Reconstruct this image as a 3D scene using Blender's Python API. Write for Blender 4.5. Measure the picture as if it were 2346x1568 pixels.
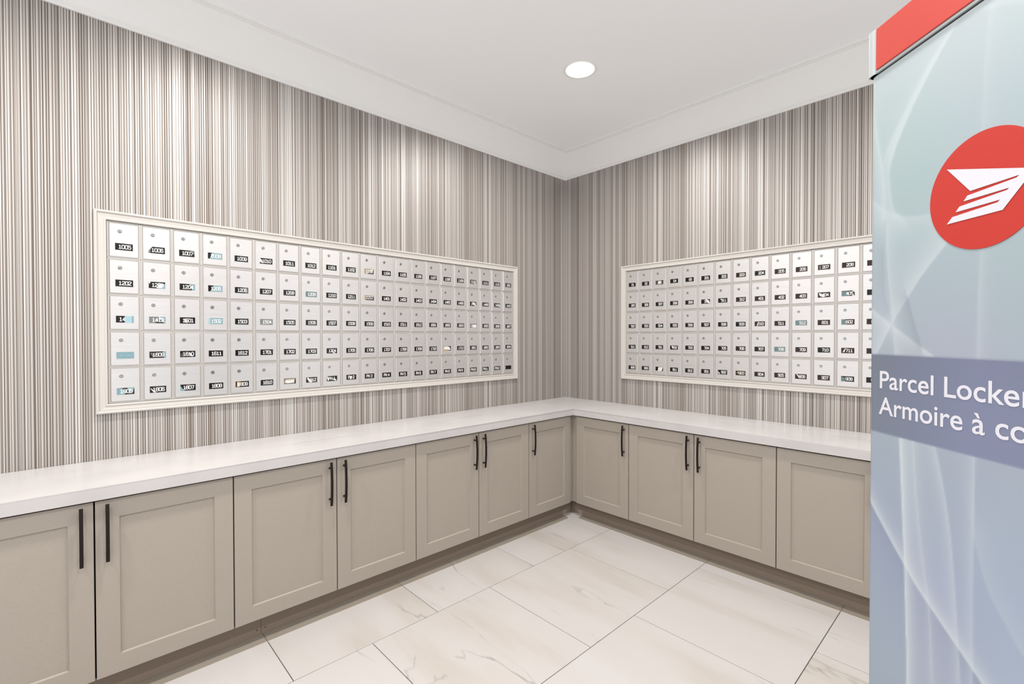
import bpy, bmesh, math, random
import numpy as np
from mathutils import Vector, Matrix

# ------------------------------------------------------------------ start
for o in list(bpy.data.objects):
    bpy.data.objects.remove(o)
scn = bpy.context.scene
COL = scn.collection
random.seed(4)

# ------------------------------------------------------------------ camera
F_PX, YAW, PITCH, ROLL = 1080.64, 0.81644, -0.011625, -0.00142
CAM = Vector((-3.67859, -3.12391, 1.52895))
cam_data = bpy.data.cameras.new('camera')
cam_data.sensor_fit = 'HORIZONTAL'
cam_data.sensor_width = 36.0
cam_data.lens = F_PX * 36.0 / 2346.0
cam_data.clip_start = 0.02
cam = bpy.data.objects.new('camera', cam_data)
COL.objects.link(cam)
fw = Vector((math.cos(YAW) * math.cos(PITCH), math.sin(YAW) * math.cos(PITCH), math.sin(PITCH)))
r0 = Vector((math.sin(YAW), -math.cos(YAW), 0))
u0 = r0.cross(fw)
rr = r0 * math.cos(ROLL) + u0 * math.sin(ROLL)
uu = -r0 * math.sin(ROLL) + u0 * math.cos(ROLL)
M = Matrix((rr, uu, -fw)).transposed().to_4x4()
M.translation = CAM
cam.matrix_world = M
scn.camera = cam

# ------------------------------------------------------------------ world, exposure
w = bpy.data.worlds.new('world')
scn.world = w
w.use_nodes = True
bg = w.node_tree.nodes['Background']
bg.inputs[0].default_value = (0.98, 0.985, 1.0, 1)
bg.inputs[1].default_value = 1.25
scn.view_settings.view_transform = 'Standard'
scn.view_settings.look = 'None'
scn.view_settings.gamma = 1.0
scn.view_settings.use_curve_mapping = False
scn.view_settings.exposure = 0.10
LAMP_POWER = 25.0
LAMP_COLOUR = (1.0, 0.97, 0.93)
LAMP_SPOTS = [(-1.14, -1.10), (-1.14, -3.00), (-3.05, -1.10), (-3.05, -3.00), (-4.45, -1.10), (-4.45, -3.00)]

# ------------------------------------------------------------------ helpers
def s2l(c):
    c = c / 255.0
    return c / 12.92 if c <= 0.04045 else ((c + 0.055) / 1.055) ** 2.4
def rgb(r, g, b):
    return (s2l(r), s2l(g), s2l(b), 1.0)

def mat(name, col, rough=0.5, metal=0.0, spec=0.5, emit=None, estr=0.0, coat=0.0):
    m = bpy.data.materials.new(name)
    m.use_nodes = True
    p = m.node_tree.nodes['Principled BSDF']
    p.inputs['Base Color'].default_value = col
    p.inputs['Roughness'].default_value = rough
    p.inputs['Metallic'].default_value = metal
    p.inputs['Specular IOR Level'].default_value = spec
    if coat:
        p.inputs['Coat Weight'].default_value = coat
        p.inputs['Coat Roughness'].default_value = 0.05
    if emit:
        p.inputs['Emission Color'].default_value = emit
        p.inputs['Emission Strength'].default_value = estr
    return m

class N:
    """tiny node-graph helper"""
    def __init__(s, m):
        s.t = m.node_tree; s.p = s.t.nodes['Principled BSDF']
    def n(s, kind, **kw):
        nd = s.t.nodes.new(kind)
        for k, v in kw.items():
            setattr(nd, k, v)
        return nd
    def l(s, a, b):
        s.t.links.new(a, b)
    def math(s, op, a, b=None, c=None, clamp=False):
        nd = s.n('ShaderNodeMath', operation=op, use_clamp=clamp)
        for i, v in enumerate((a, b, c)):
            if v is None: continue
            if isinstance(v, (int, float)): nd.inputs[i].default_value = v
            else: s.l(v, nd.inputs[i])
        return nd.outputs[0]
    def ramp(s, fac, stops, interp='LINEAR'):
        nd = s.n('ShaderNodeValToRGB')
        nd.color_ramp.interpolation = interp
        e = nd.color_ramp.elements
        while len(e) < len(stops): e.new(0.5)
        for i, (p, c) in enumerate(stops):
            e[i].position = p; e[i].color = c
        s.l(fac, nd.inputs[0])
        return nd.outputs[0]
    def mix(s, fac, a, b, blend='MIX'):
        nd = s.n('ShaderNodeMix', data_type='RGBA', blend_type=blend)
        for i, v in ((0, fac), (6, a), (7, b)):
            if isinstance(v, (int, float)): nd.inputs[i].default_value = v
            elif isinstance(v, tuple): nd.inputs[i].default_value = v
            else: s.l(v, nd.inputs[i])
        return nd.outputs[2]

def link(name, me, m=None, parent=None, loc=(0, 0, 0), rotz=0.0):
    o = bpy.data.objects.new(name, me)
    COL.objects.link(o)
    if m is not None:
        for k in (m if isinstance(m, (list, tuple)) else [m]):
            if me.materials.find(k.name) < 0: me.materials.append(k)
    if parent: o.parent = parent
    o.location = loc
    o.rotation_euler = (0, 0, rotz)
    return o
def tag(o, label=None, cat=None, group=None, kind=None):
    if label: o['label'] = label
    if cat: o['category'] = cat
    if group: o['group'] = group
    if kind: o['kind'] = kind
    return o
def thing(name, label, cat, loc=(0, 0, 0), rotz=0.0, group=None):
    o = bpy.data.objects.new(name, None)
    o.empty_display_size = 0.05
    COL.objects.link(o)
    o.location = loc; o.rotation_euler = (0, 0, rotz)
    return tag(o, label, cat, group)
def mesh_of(name, bm, smooth=False):
    me = bpy.data.meshes.new(name)
    bmesh.ops.recalc_face_normals(bm, faces=bm.faces)
    bm.to_mesh(me); bm.free()
    if smooth:
        for p in me.polygons: p.use_smooth = True
    return me
def bx(bm, x0, x1, y0, y1, z0, z1, mi=0, bevel=0.0):
    vs = [bm.verts.new((x, y, z)) for z in (z0, z1) for y in (y0, y1) for x in (x0, x1)]
    fs = []
    for q in ((0, 2, 3, 1), (4, 5, 7, 6), (0, 1, 5, 4), (2, 6, 7, 3), (0, 4, 6, 2), (1, 3, 7, 5)):
        f = bm.faces.new([vs[i] for i in q]); f.material_index = mi; fs.append(f)
    if bevel:
        es = list({e for f in fs for e in f.edges})
        bmesh.ops.bevel(bm, geom=es, offset=bevel, segments=1, affect='EDGES')
    return vs
def box_mesh(name, x0, x1, y0, y1, z0, z1, bevel=0.0):
    bm = bmesh.new(); bx(bm, x0, x1, y0, y1, z0, z1, 0, bevel); return mesh_of(name, bm)
def cyl_y(bm, cx, cz, r, y0, y1, seg=20, mi=0, r1=None):
    """cylinder along y"""
    r1 = r if r1 is None else r1
    a = [bm.verts.new((cx + r * math.cos(t), y0, cz + r * math.sin(t))) for t in [2 * math.pi * i / seg for i in range(seg)]]
    b = [bm.verts.new((cx + r1 * math.cos(t), y1, cz + r1 * math.sin(t))) for t in [2 * math.pi * i / seg for i in range(seg)]]
    for i in range(seg):
        f = bm.faces.new((a[i], a[(i + 1) % seg], b[(i + 1) % seg], b[i])); f.material_index = mi
    for c in (a, b):
        f = bm.faces.new(c); f.material_index = mi

# ------------------------------------------------------------------ materials
m_paint = mat('white_ceiling_paint', rgb(245, 246, 247), 0.75, spec=0.2)
m_crown = mat('white_crown_paint', rgb(229, 228, 226), 0.55, spec=0.3)
m_frame = mat('cream_moulding_paint', rgb(190, 185, 179), 0.45, spec=0.4)

def wallpaper(name, axis):
    m = mat(name, (0.6, 0.57, 0.54, 1), 0.46, metal=0.3, spec=0.25)
    g = N(m)
    geo = g.n('ShaderNodeNewGeometry')
    sep = g.n('ShaderNodeSeparateXYZ'); g.l(geo.outputs['Position'], sep.inputs[0])
    x = sep.outputs[axis]
    nz = g.n('ShaderNodeTexNoise', noise_dimensions='1D'); nz.inputs['Scale'].default_value = 55.0
    g.l(x, nz.inputs['W'])
    xw = g.math('ADD', x, g.math('MULTIPLY', nz.outputs[0], 0.012))
    def cells(width, off, ids=False):
        q = g.math('DIVIDE', g.math('ADD', xw, off), width)
        wn = g.n('ShaderNodeTexWhiteNoise', noise_dimensions='1D')
        g.l(g.math('FLOOR', q), wn.inputs['W'])
        return (wn.outputs[0], g.math('FRACT', q)) if ids else wn.outputs[0]
    # each repeat: a light ribbon next to a darker thread of varying width
    rnd, fr = cells(0.0105, 10.0, True)
    thread = g.math('LESS_THAN', fr, g.math('ADD', 0.22, g.math('MULTIPLY', rnd, 0.38)))
    a = cells(0.0031, 5.7); b = cells(0.019, 7.3)
    v = g.math('ADD', g.math('ADD', g.math('MULTIPLY', a, 0.30), g.math('MULTIPLY', b, 0.22)),
               g.math('MULTIPLY', g.math('SUBTRACT', 1.0, thread), 0.48))
    colr = g.ramp(v, [(0.10, rgb(100, 89, 80)), (0.34, rgb(124, 114, 105)), (0.52, rgb(146, 137, 130)),
                      (0.70, rgb(179, 174, 170)), (0.92, rgb(213, 210, 208))])
    # fine woven grain
    ng = g.n('ShaderNodeTexNoise'); ng.inputs['Scale'].default_value = 700.0; ng.inputs['Detail'].default_value = 1.0
    g.l(geo.outputs['Position'], ng.inputs['Vector'])
    gr = g.math('ADD', g.math('MULTIPLY', ng.outputs[0], 0.26), 0.87)
    cc = g.n('ShaderNodeCombineColor')
    for i in range(3): g.l(gr, cc.inputs[i])
    colr = g.mix(1.0, colr, cc.outputs[0], 'MULTIPLY')
    g.l(colr, g.p.inputs['Base Color'])
    g.l(g.ramp(v, [(0.2, (0.06,) * 3 + (1,)), (0.8, (0.50,) * 3 + (1,))]), g.p.inputs['Metallic'])
    bmp = g.n('ShaderNodeBump'); bmp.inputs['Strength'].default_value = 0.25; bmp.inputs['Distance'].default_value = 0.001
    g.l(v, bmp.inputs['Height']); g.l(bmp.outputs[0], g.p.inputs['Normal'])
    return m
m_wp_left = wallpaper('striped_wallpaper_left', 0)
m_wp_right = wallpaper('striped_wallpaper_right', 1)

def cabinet_paint():
    m = mat('taupe_cabinet_paint', rgb(188, 177, 161), 0.42, spec=0.35)
    g = N(m)
    geo = g.n('ShaderNodeNewGeometry')
    ns = g.n('ShaderNodeTexNoise'); ns.inputs['Scale'].default_value = 260.0; ns.inputs['Detail'].default_value = 2.0
    g.l(geo.outputs['Position'], ns.inputs['Vector'])
    g.l(g.ramp(ns.outputs[0], [(0.3, rgb(153, 144, 134)), (0.7, rgb(158, 149, 139))]), g.p.inputs['Base Color'])
    return m
m_cab = cabinet_paint()
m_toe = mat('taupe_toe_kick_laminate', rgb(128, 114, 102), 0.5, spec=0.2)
m_dark = mat('carcass_gap_shade', rgb(24, 20, 18), 0.8, spec=0.1)  # near-black colour stands in for the shade seen through the door gaps
m_bronze = mat('oil_rubbed_bronze', rgb(24, 13, 10), 0.42, metal=0.2, spec=0.3)
m_overlay = mat('see_through_brown', rgb(140, 127, 106), 0.35, spec=0.3)
m_overlay.node_tree.nodes['Principled BSDF'].inputs['Alpha'].default_value = 0.27
m_pale_edge = mat('pale_overlay_edge', rgb(200, 194, 184), 0.5)
m_pale_patch = mat('pale_toe_patch', rgb(144, 131, 120), 0.4)
m_screw = mat('screw_head', rgb(70, 60, 52), 0.5, metal=0.5)

def quartz():
    m = mat('white_quartz', rgb(236, 230, 226), 0.3, spec=0.4)
    g = N(m)
    geo = g.n('ShaderNodeNewGeometry')
    sep = g.n('ShaderNodeSeparateXYZ'); g.l(geo.outputs['Position'], sep.inputs[0])
    ns = g.n('ShaderNodeTexNoise'); ns.inputs['Scale'].default_value = 5.0; ns.inputs['Detail'].default_value = 6.0
    g.l(geo.outputs['Position'], ns.inputs['Vector'])
    base = g.ramp(ns.outputs[0], [(0.35, rgb(181, 177, 176)), (0.65, rgb(188, 184, 183))])
    # thin grey veins that run along the slab: (u from, v from, u to, v to)
    def vein(u, v, u0, v0, u1, v1, wd):
        t = g.math('DIVIDE', g.math('SUBTRACT', u, u0), u1 - u0)
        line = g.math('ADD', g.math('MULTIPLY', t, v1 - v0), v0)
        wob = g.n('ShaderNodeTexNoise', noise_dimensions='1D'); wob.inputs['Scale'].default_value = 7.0
        g.l(u, wob.inputs['W'])
        line = g.math('ADD', line, g.math('MULTIPLY', g.math('SUBTRACT', wob.outputs[0], 0.5), 0.012))
        d = g.math('ABSOLUTE', g.math('SUBTRACT', v, line))
        a = g.math('SUBTRACT', 1.0, g.math('DIVIDE', d, wd), clamp=True)
        fade = g.math('MULTIPLY', g.math('MULTIPLY', t, g.math('SUBTRACT', 1.0, t), clamp=True), 5.0, clamp=True)
        inside = g.math('MULTIPLY', g.math('GREATER_THAN', t, 0.0), g.math('LESS_THAN', t, 1.0))
        return g.math('MULTIPLY', g.math('MULTIPLY', a, fade), inside)
    X, Y = sep.outputs[0], sep.outputs[1]
    vs = [vein(X, Y, -2.93, -0.285, -2.22, -0.315, 0.005), vein(X, Y, -1.90, -0.281, -1.25, -0.284, 0.005),
          vein(Y, X, -1.93, -0.292, -1.27, -0.270, 0.003), vein(Y, X, -2.75, -0.283, -2.29, -0.258, 0.003)]
    tot = vs[0]
    for k in vs[1:]: tot = g.math('ADD', tot, k, clamp=True)
    colr = g.mix(g.math('MULTIPLY', tot, 0.9), base, rgb(112, 108, 105))
    g.l(colr, g.p.inputs['Base Color'])
    return m
m_quartz = quartz()

def marble():
    m = mat('marble_tile', rgb(230, 224, 217), 0.22, spec=0.35)
    g = N(m)
    tc = g.n('ShaderNodeTexCoord')
    oi = g.n('ShaderNodeObjectInfo')
    add = g.n('ShaderNodeVectorMath', operation='MULTIPLY_ADD')
    g.l(tc.outputs['Object'], add.inputs[0])
    add.inputs[1].default_value = (1, 1, 1)
    sc = g.n('ShaderNodeVectorMath', operation='SCALE'); 
    cx = g.n('ShaderNodeCombineXYZ'); g.l(oi.outputs['Random'], cx.inputs[0])
    g.l(g.math('MULTIPLY', oi.outputs['Random'], 3.7), cx.inputs[1])
    g.l(cx.outputs[0], sc.inputs[0]); sc.inputs['Scale'].default_value = 23.0
    g.l(sc.outputs[0], add.inputs[2])
    rot = g.n('ShaderNodeMapping'); rot.inputs['Rotation'].default_value = (0, 0, math.radians(24))
    rot.inputs['Scale'].default_value = (2.6, 0.55, 1)
    g.l(add.outputs[0], rot.inputs[0])
    def nz(scale, det, dist):
        n_ = g.n('ShaderNodeTexNoise'); n_.inputs['Scale'].default_value = scale
        n_.inputs['Detail'].default_value = det; n_.inputs['Distortion'].default_value = dist
        g.l(rot.outputs[0], n_.inputs['Vector']); return n_.outputs[0]
    cloud = nz(1.3, 3.0, 0.3)
    base = g.ramp(cloud, [(0.35, rgb(181, 177, 175)), (0.52, rgb(179, 174, 171)), (0.68, rgb(172, 166, 159))])
    v = nz(1.25, 5.0, 0.5)
    dist = g.math('ABSOLUTE', g.math('SUBTRACT', v, 0.5))
    line = g.math('SUBTRACT', 1.0, g.math('DIVIDE', dist, 0.010), clamp=True)
    mask = g.math('MULTIPLY', g.math('SUBTRACT', nz(2.3, 2.0, 0.0), 0.53, clamp=True), 5.0, clamp=True)
    colr = g.mix(g.math('MULTIPLY', g.math('MULTIPLY', line, mask), 0.85), base, rgb(104, 99, 92))
    g.l(colr, g.p.inputs['Base Color'])
    return m
m_marble = marble()
m_grout = mat('grey_grout', rgb(66, 60, 53), 0.9, spec=0.1)

def brushed():
    m = mat('brushed_aluminium', rgb(205, 203, 201), 0.40, metal=0.85, spec=0.5)
    g = N(m)
    tc = g.n('ShaderNodeTexCoord'); oi = g.n('ShaderNodeObjectInfo')
    mp = g.n('ShaderNodeMapping'); mp.inputs['Scale'].default_value = (6, 6, 260)
    off = g.n('ShaderNodeVectorMath', operation='ADD')
    cx = g.n('ShaderNodeCombineXYZ'); g.l(g.math('MULTIPLY', oi.outputs['Random'], 31.0), cx.inputs[0])
    g.l(tc.outputs['Object'], off.inputs[0]); g.l(cx.outputs[0], off.inputs[1]); g.l(off.outputs[0], mp.inputs[0])
    ns = g.n('ShaderNodeTexNoise'); ns.inputs['Scale'].default_value = 1.0; ns.inputs['Detail'].default_value = 2.0
    g.l(mp.outputs[0], ns.inputs['Vector'])
    g.l(g.ramp(ns.outputs[0], [(0.3, rgb(208, 205, 203)), (0.7, rgb(215, 212, 210))]), g.p.inputs['Base Color'])
    g.l(g.math('ADD', 0.28, g.math('MULTIPLY', ns.outputs[0], 0.14)), g.p.inputs['Roughness'])
    return m
m_alu = brushed()
m_alu_rail = mat('aluminium_rail', rgb(208, 204, 199), 0.4, metal=0.55, spec=0.5)
m_lock = mat('nickel_lock', rgb(205, 203, 200), 0.22, metal=1.0)
m_black = mat('black_number_plate', rgb(14, 10, 10), 0.15, spec=0.35)
m_plate_reflection = mat('number_plate_brown_reflection', rgb(40, 25, 18), 0.15, spec=0.35)  # black plate with a brown reflection put into its colour
m_digit = mat('white_engraved_digit', rgb(240, 238, 235), 0.5)
m_keyhole = mat('dark_keyhole', rgb(18, 15, 14), 0.7)
FILM = {'teal': mat('teal_film_reflection', rgb(112, 142, 150), 0.25), 'pale': mat('pale_film_reflection', rgb(145, 174, 184), 0.25),  # teal and pale blue: locker reflection painted onto the films
        'grey': mat('grey_plastic_film', rgb(105, 108, 110), 0.25), 'white': mat('white_paper_scrap', rgb(206, 204, 200), 0.6),
        'tan': mat('tan_paper_scrap', rgb(150, 136, 116), 0.6), 'gold': mat('yellow_tape_scrap', rgb(164, 132, 66), 0.4),
        'dteal': mat('dark_film_reflection', rgb(92, 112, 114), 0.25), 'dgrey': mat('dark_grey_film', rgb(70, 64, 62), 0.25)}  # dark teal: a dimmer reflection painted onto the films
m_faint = mat('faint_blue_digit', rgb(130, 162, 172), 0.5)

# ------------------------------------------------------------------ room shell
CEIL = 3.335
EXT = 4.75         # back walls left out behind the camera so world light fills the room
o = link('wall_left', box_mesh('wall_left', -EXT, 0.1, 0.0, 0.1, 0.0, CEIL), m_wp_left); tag(o, kind='structure')
o = link('wall_right', box_mesh('wall_right', 0.0, 0.1, -EXT, -0.0005, 0.0, CEIL), m_wp_right); tag(o, kind='structure')
o = link('ceiling', box_mesh('ceiling', -EXT, 0.1, -EXT, 0.1, CEIL, CEIL + 0.08), m_paint); tag(o, kind='structure')
floor = link('floor', box_mesh('floor', -EXT, 0.1, -EXT, 0.1, -0.08, -0.0035), m_grout); tag(floor, kind='structure')

# tiles: 0.765 m squares in half-offset rows, each a part of the floor
T, G = 0.7655, 0.0017
tile_cache = {}
row = 0
y1 = -0.1795
while y1 > -EXT + 0.1:
    y0 = y1 - T
    xj = -0.668 if row % 2 == 0 else -0.2915
    x1 = xj + T
    while x1 > -EXT:
        a, b = max(x1 - T, -EXT), min(x1, -0.001)
        if b - a > 0.05:
            key = round(b - a, 4)
            if key not in tile_cache:
                hw, hd = (b - a) / 2 - G, T / 2 - G
                bm = bmesh.new(); vs = bx(bm, -hw, hw, -hd, hd, -0.0035, 0.0)
                top = [e for e in bm.edges if all(abs(v.co.z) < 1e-6 for v in e.verts)]
                bmesh.ops.bevel(bm, geom=top, offset=0.0008, segments=1, affect='EDGES')
                tile_cache[key] = mesh_of('tile', bm)
            link('tile', tile_cache[key], m_marble, floor, ((a + b) / 2, (y0 + y1) / 2, 0))
        x1 -= T
    y1 = y0; row += 1
x1 = -0.001                                    # the strip of tile under the cabinets along the left wall
link('tile', box_mesh('tile_strip', -EXT, -0.001, -0.1785, -0.001, -0.0035, 0.0), m_marble, floor)

# crown moulding
CR = [(0.0, 3.104), (0.010, 3.104), (0.013, 3.107), (0.013, 3.116), (0.018, 3.119), (0.026, 3.128), (0.060, 3.200),
      (0.098, 3.266), (0.130, 3.309), (0.138, 3.312), (0.138, 3.320), (0.149, 3.322), (0.149, CEIL), (0.0, CEIL)]
def crown(side):
    bm = bmesh.new()
    def P(d, z, end):
        if side == 'left':  return (-EXT, -d, z) if end == 0 else (-d, -d, z)
        return (-d, -EXT, z) if end == 0 else (-d, -d, z)
    A = [bm.verts.new(P(d, z, 0)) for d, z in CR]; B = [bm.verts.new(P(d, z, 1)) for d, z in CR]
    n = len(CR)
    for i in range(n): bm.faces.new((A[i], A[(i + 1) % n], B[(i + 1) % n], B[i]))
    bm.faces.new(A); bm.faces.new(B)
    return mesh_of('crown_' + side, bm)
o = link('trim_1', crown('left'), m_crown); tag(o, kind='structure')
o = link('trim_2', crown('right'), m_crown); tag(o, kind='structure')

# ------------------------------------------------------------------ recessed downlights
m_diff = mat('lit_diffuser', (1, 1, 1, 1), 0.5, emit=(1.0, 0.98, 0.95, 1), estr=7.0)
m_ring = mat('white_light_trim', rgb(240, 238, 234), 0.4)
def ring_mesh(r0, r1, z0, z1, seg=48):
    bm = bmesh.new()
    prof = [(r0, z1), (r0, z0 + 0.001), (r0 + 0.002, z0), (r1 - 0.004, z0), (r1, z0 + 0.003), (r1, z1)]
    loops = [[bm.verts.new((r * math.cos(2 * math.pi * i / seg), r * math.sin(2 * math.pi * i / seg), z)) for i in range(seg)] for r, z in prof]
    for a, b in zip(loops, loops[1:] + loops[:1]):
        for i in range(seg): bm.faces.new((a[i], a[(i + 1) % seg], b[(i + 1) % seg], b[i]))
    return mesh_of('ring', bm, True)
def disc_mesh(r, z0, z1, seg=48):
    bm = bmesh.new()
    bmesh.ops.create_cone(bm, cap_ends=True, segments=seg, radius1=r, radius2=r, depth=z1 - z0, matrix=Matrix.Translation((0, 0, (z0 + z1) / 2)))
    return mesh_of('disc', bm)
def dome_mesh(r, h, seg=40, rings=5):
    bm = bmesh.new()
    loops = []
    for k in range(rings):
        a = (math.pi / 2) * k / rings
        loops.append([bm.verts.new((r * math.cos(a) * math.cos(t), r * math.cos(a) * math.sin(t), -0.001 - h * math.sin(a))) for t in [2 * math.pi * i / seg for i in range(seg)]])
    for a, b in zip(loops, loops[1:]):
        for i in range(seg): bm.faces.new((a[i], a[(i + 1) % seg], b[(i + 1) % seg], b[i]))
    bm.faces.new(loops[-1]); bm.faces.new(loops[0])
    return mesh_of('dome', bm, True)
ring_me, disc_me = ring_mesh(0.094, 0.112, -0.003, 0.0), dome_mesh(0.0935, 0.012)
lamp_words = ['round recessed ceiling downlight glowing above the corner of the room',
              'round recessed ceiling downlight over the right-hand cabinets near the parcel locker',
              'round recessed ceiling downlight over the left-hand counter and mailboxes',
              'round recessed ceiling downlight almost above the camera',
              'round recessed ceiling downlight at the far left end of the counter',
              'round recessed ceiling downlight behind the camera on the left']
for (lx, ly), words in zip(LAMP_SPOTS, lamp_words):
    t = thing('ceiling_downlight', words, 'ceiling light', (lx, ly, CEIL), 0, 'recessed ceiling downlights')
    link('trim_ring', ring_me, m_ring, t)
    link('diffuser', disc_me, m_diff, t)
    ld = bpy.data.lights.new('downlight_lamp', 'AREA')
    ld.shape = 'DISK'; ld.size = 0.17; ld.energy = LAMP_POWER; ld.color = LAMP_COLOUR
    ld.spread = math.radians(158)
    lo = bpy.data.objects.new('downlight_lamp', ld); COL.objects.link(lo)
    lo.parent = t; lo.location = (0, 0, -0.017)

# ------------------------------------------------------------------ cabinets
DOOR_Z0, DOOR_Z1 = 0.113, 0.851
DOOR_H = DOOR_Z1 - DOOR_Z0
FRONT = 0.546                       # door face, metres out from the wall
door_cache, panel_cache = {}, {}
def door_meshes(wd):
    k = round(wd, 3)
    if k in door_cache: return door_cache[k]
    ST = 0.0765; C = 0.0035; D = 0.009
    bm = bmesh.new()
    # shaker frame: front ring, chamfered inner edge, outer sides, back
    def loop(x0, x1, z0, z1, y): return [bm.verts.new((x0, y, z0)), bm.verts.new((x1, y, z0)), bm.verts.new((x1, y, z1)), bm.verts.new((x0, y, z1))]
    bk = loop(0, wd, 0, DOOR_H, 0.019)
    L0 = loop(0, wd, 0, DOOR_H, 0.001)
    L1 = loop(0.001, wd - 0.001, 0.001, DOOR_H - 0.001, 0.0)
    L2 = loop(ST, wd - ST, ST, DOOR_H - ST, 0.0)
    L3 = loop(ST + C, wd - ST - C, ST + C, DOOR_H - ST - C, D)
    bk2 = loop(ST + C, wd - ST - C, ST + C, DOOR_H - ST - C, 0.019)
    for a, b in ((bk, L0), (L0, L1), (L1, L2), (L2, L3), (L3, bk2), (bk2, bk)):
        for i in range(4): bm.faces.new((a[i], a[(i + 1) % 4], b[(i + 1) % 4], b[i]))
    fr = mesh_of('door_frame', bm)
    pn = box_mesh('door_panel', ST + C, wd - ST - C, D, 0.016, ST + C, DOOR_H - ST - C)
    door_cache[k] = (fr, pn)
    return door_cache[k]

def handle_mesh():
    bm = bmesh.new()
    Z = [0.119 - 0.238 * i / 16 for i in range(17)]
    secs = []
    for z in Z:
        y = -0.025 - 0.008 * (1 - (z / 0.119) ** 2)
        hw, ht = 0.0062, 0.0038
        c = 0.0012
        secs.append([bm.verts.new((x, y + dy, z)) for x, dy in
                     ((-hw + c, -ht), (hw - c, -ht), (hw, -ht + c), (hw, ht), (-hw, ht), (-hw, -ht + c))])
    for a, b in zip(secs, secs[1:]):
        for i in range(6): bm.faces.new((a[i], a[(i + 1) % 6], b[(i + 1) % 6], b[i]))
    bm.faces.new(secs[0]); bm.faces.new(secs[-1])
    for z in (0.084, -0.088):
        cyl_y(bm, 0, z, 0.0042, 0.0, -0.028, 12)
        cyl_y(bm, 0, z, 0.0058, 0.0, -0.002, 12)
    return mesh_of('handle', bm)
handle_me = handle_mesh()

def cabinet(side, a, b, doors, label, group, mirrored_carcass=None, extra=None):
    """side: wall; a<b are distances in local X; doors = [(x0, x1, handle 'l'/'r')] in the same frame"""
    if side == 'left':
        t = thing('base_cabinet', label, 'cabinet', (a, 0, 0), 0, group)
    else:
        t = thing('base_cabinet', label, 'cabinet', (0, -a, 0), -math.pi / 2, group)
    wd = b - a
    bm = bmesh.new()
    bx(bm, 0.001, wd - 0.001, -(FRONT - 0.0205), -0.002, 0.114, 0.8600)
    link('carcass', mesh_of('carcass', bm), m_dark, t)
    bm = bmesh.new()
    bx(bm, 0.001, wd - 0.001, -0.530, -0.004, 0.1128, 0.1138)
    link('bottom_panel', mesh_of('bottom_panel', bm), m_cab, t)
    for x0, x1, hs in doors:
        fr, pn = door_meshes(x1 - x0 - 0.0054)
        d = link('door', fr, m_cab, t, (x0 - a + 0.0027, -FRONT, DOOR_Z0))
        link('door_panel', pn, m_cab, d)
        hx = 0.0375 if hs == 'l' else (x1 - x0 - 0.0054) - 0.0375
        link('handle', handle_me, m_bronze, d, (hx, 0, 0.7205 - DOOR_Z0))
    if extra: extra(t, wd)
    return t
Lb = [-5.145, -4.633, -4.122, -3.609, -3.1045, -2.5965, -2.089, -1.578, -1.076, -0.575]
Rb = [0.585, 1.099, 1.6185, 2.139, 2.656, 3.172, 3.688]
GL, GR = 'taupe base cabinets along the left wall', 'taupe base cabinets along the right wall'
cabinet('left', Lb[1], Lb[2], [(Lb[1], Lb[2], 'l')], 'taupe base cabinet at the far left end of the left wall', GL)
cabinet('left', Lb[2], Lb[4], [(Lb[2], Lb[3], 'r'), (Lb[3], Lb[4], 'l')], 'taupe two-door shaker cabinet nearest the camera at the left edge', GL)
cabinet('left', Lb[4], Lb[6], [(Lb[4], Lb[5], 'r'), (Lb[5], Lb[6], 'l')], 'taupe two-door shaker cabinet in the middle of the left wall, below the thin counter vein', GL)
cabinet('left', Lb[6], Lb[8], [(Lb[6], Lb[7], 'r'), (Lb[7], Lb[8], 'l')], 'taupe two-door shaker cabinet on the left wall, next to the single-door corner cabinet', GL)
def filler_left(t, wd):
    link('filler', box_mesh('filler', wd - 0.052, wd - 0.0, -0.5275, -0.5258, 0.114, 0.860), m_cab, t)
cabinet('left', Lb[8], -0.5262, [(Lb[8], Lb[9], 'l')], 'taupe single-door shaker cabinet on the left wall, tight in the room corner', GL, extra=filler_left)
def filler_right(t, wd):
    link('filler', box_mesh('filler', 0.0, 0.062, -0.5275, -0.5258, 0.114, 0.860), m_cab, t)
cabinet('right', 0.5262, Rb[1], [(Rb[0], Rb[1], 'r')], 'taupe single-door shaker cabinet on the right wall, tight in the room corner', GR, extra=filler_right)
cabinet('right', Rb[1], Rb[3], [(Rb[1], Rb[2], 'r'), (Rb[2], Rb[3], 'l')], 'taupe two-door shaker cabinet on the right wall with two handles side by side', GR)
cabinet('right', Rb[3], Rb[5], [(Rb[3], Rb[4], 'r'), (Rb[4], Rb[5], 'l')], 'taupe two-door shaker cabinet on the right wall, half hidden by the parcel locker', GR)

# toe kick boards
def toe(name, label, side, a, b, screws=()):
    if side == 'left': t = thing(name, label, 'toe kick', (a, 0, 0), 0, 'toe kick boards under the cabinets')
    else: t = thing(name, label, 'toe kick', (0, -a, 0), -math.pi / 2, 'toe kick boards under the cabinets')
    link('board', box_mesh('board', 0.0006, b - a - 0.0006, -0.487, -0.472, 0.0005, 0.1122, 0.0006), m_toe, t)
    for sx, sz in screws:
        bm = bmesh.new(); cyl_y(bm, 0, 0, 0.0032, 0.0, -0.0012, 10)
        link('screw', mesh_of('screw', bm), m_screw, t, (sx - a, -0.487, sz))
    return t
toe('toe_kick_board', 'taupe toe kick board under the nearest left cabinets, ending at a screwed seam', 'left', -4.63, -2.972, [(-2.992, 0.03)])
toe('toe_kick_board', 'taupe toe kick board running from the screwed seam into the room corner', 'left', -2.972, -0.487, [(-2.952, 0.03)])
toe('toe_kick_board', 'taupe toe kick board under the right wall cabinets', 'right', 0.4875, 3.17)

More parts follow.
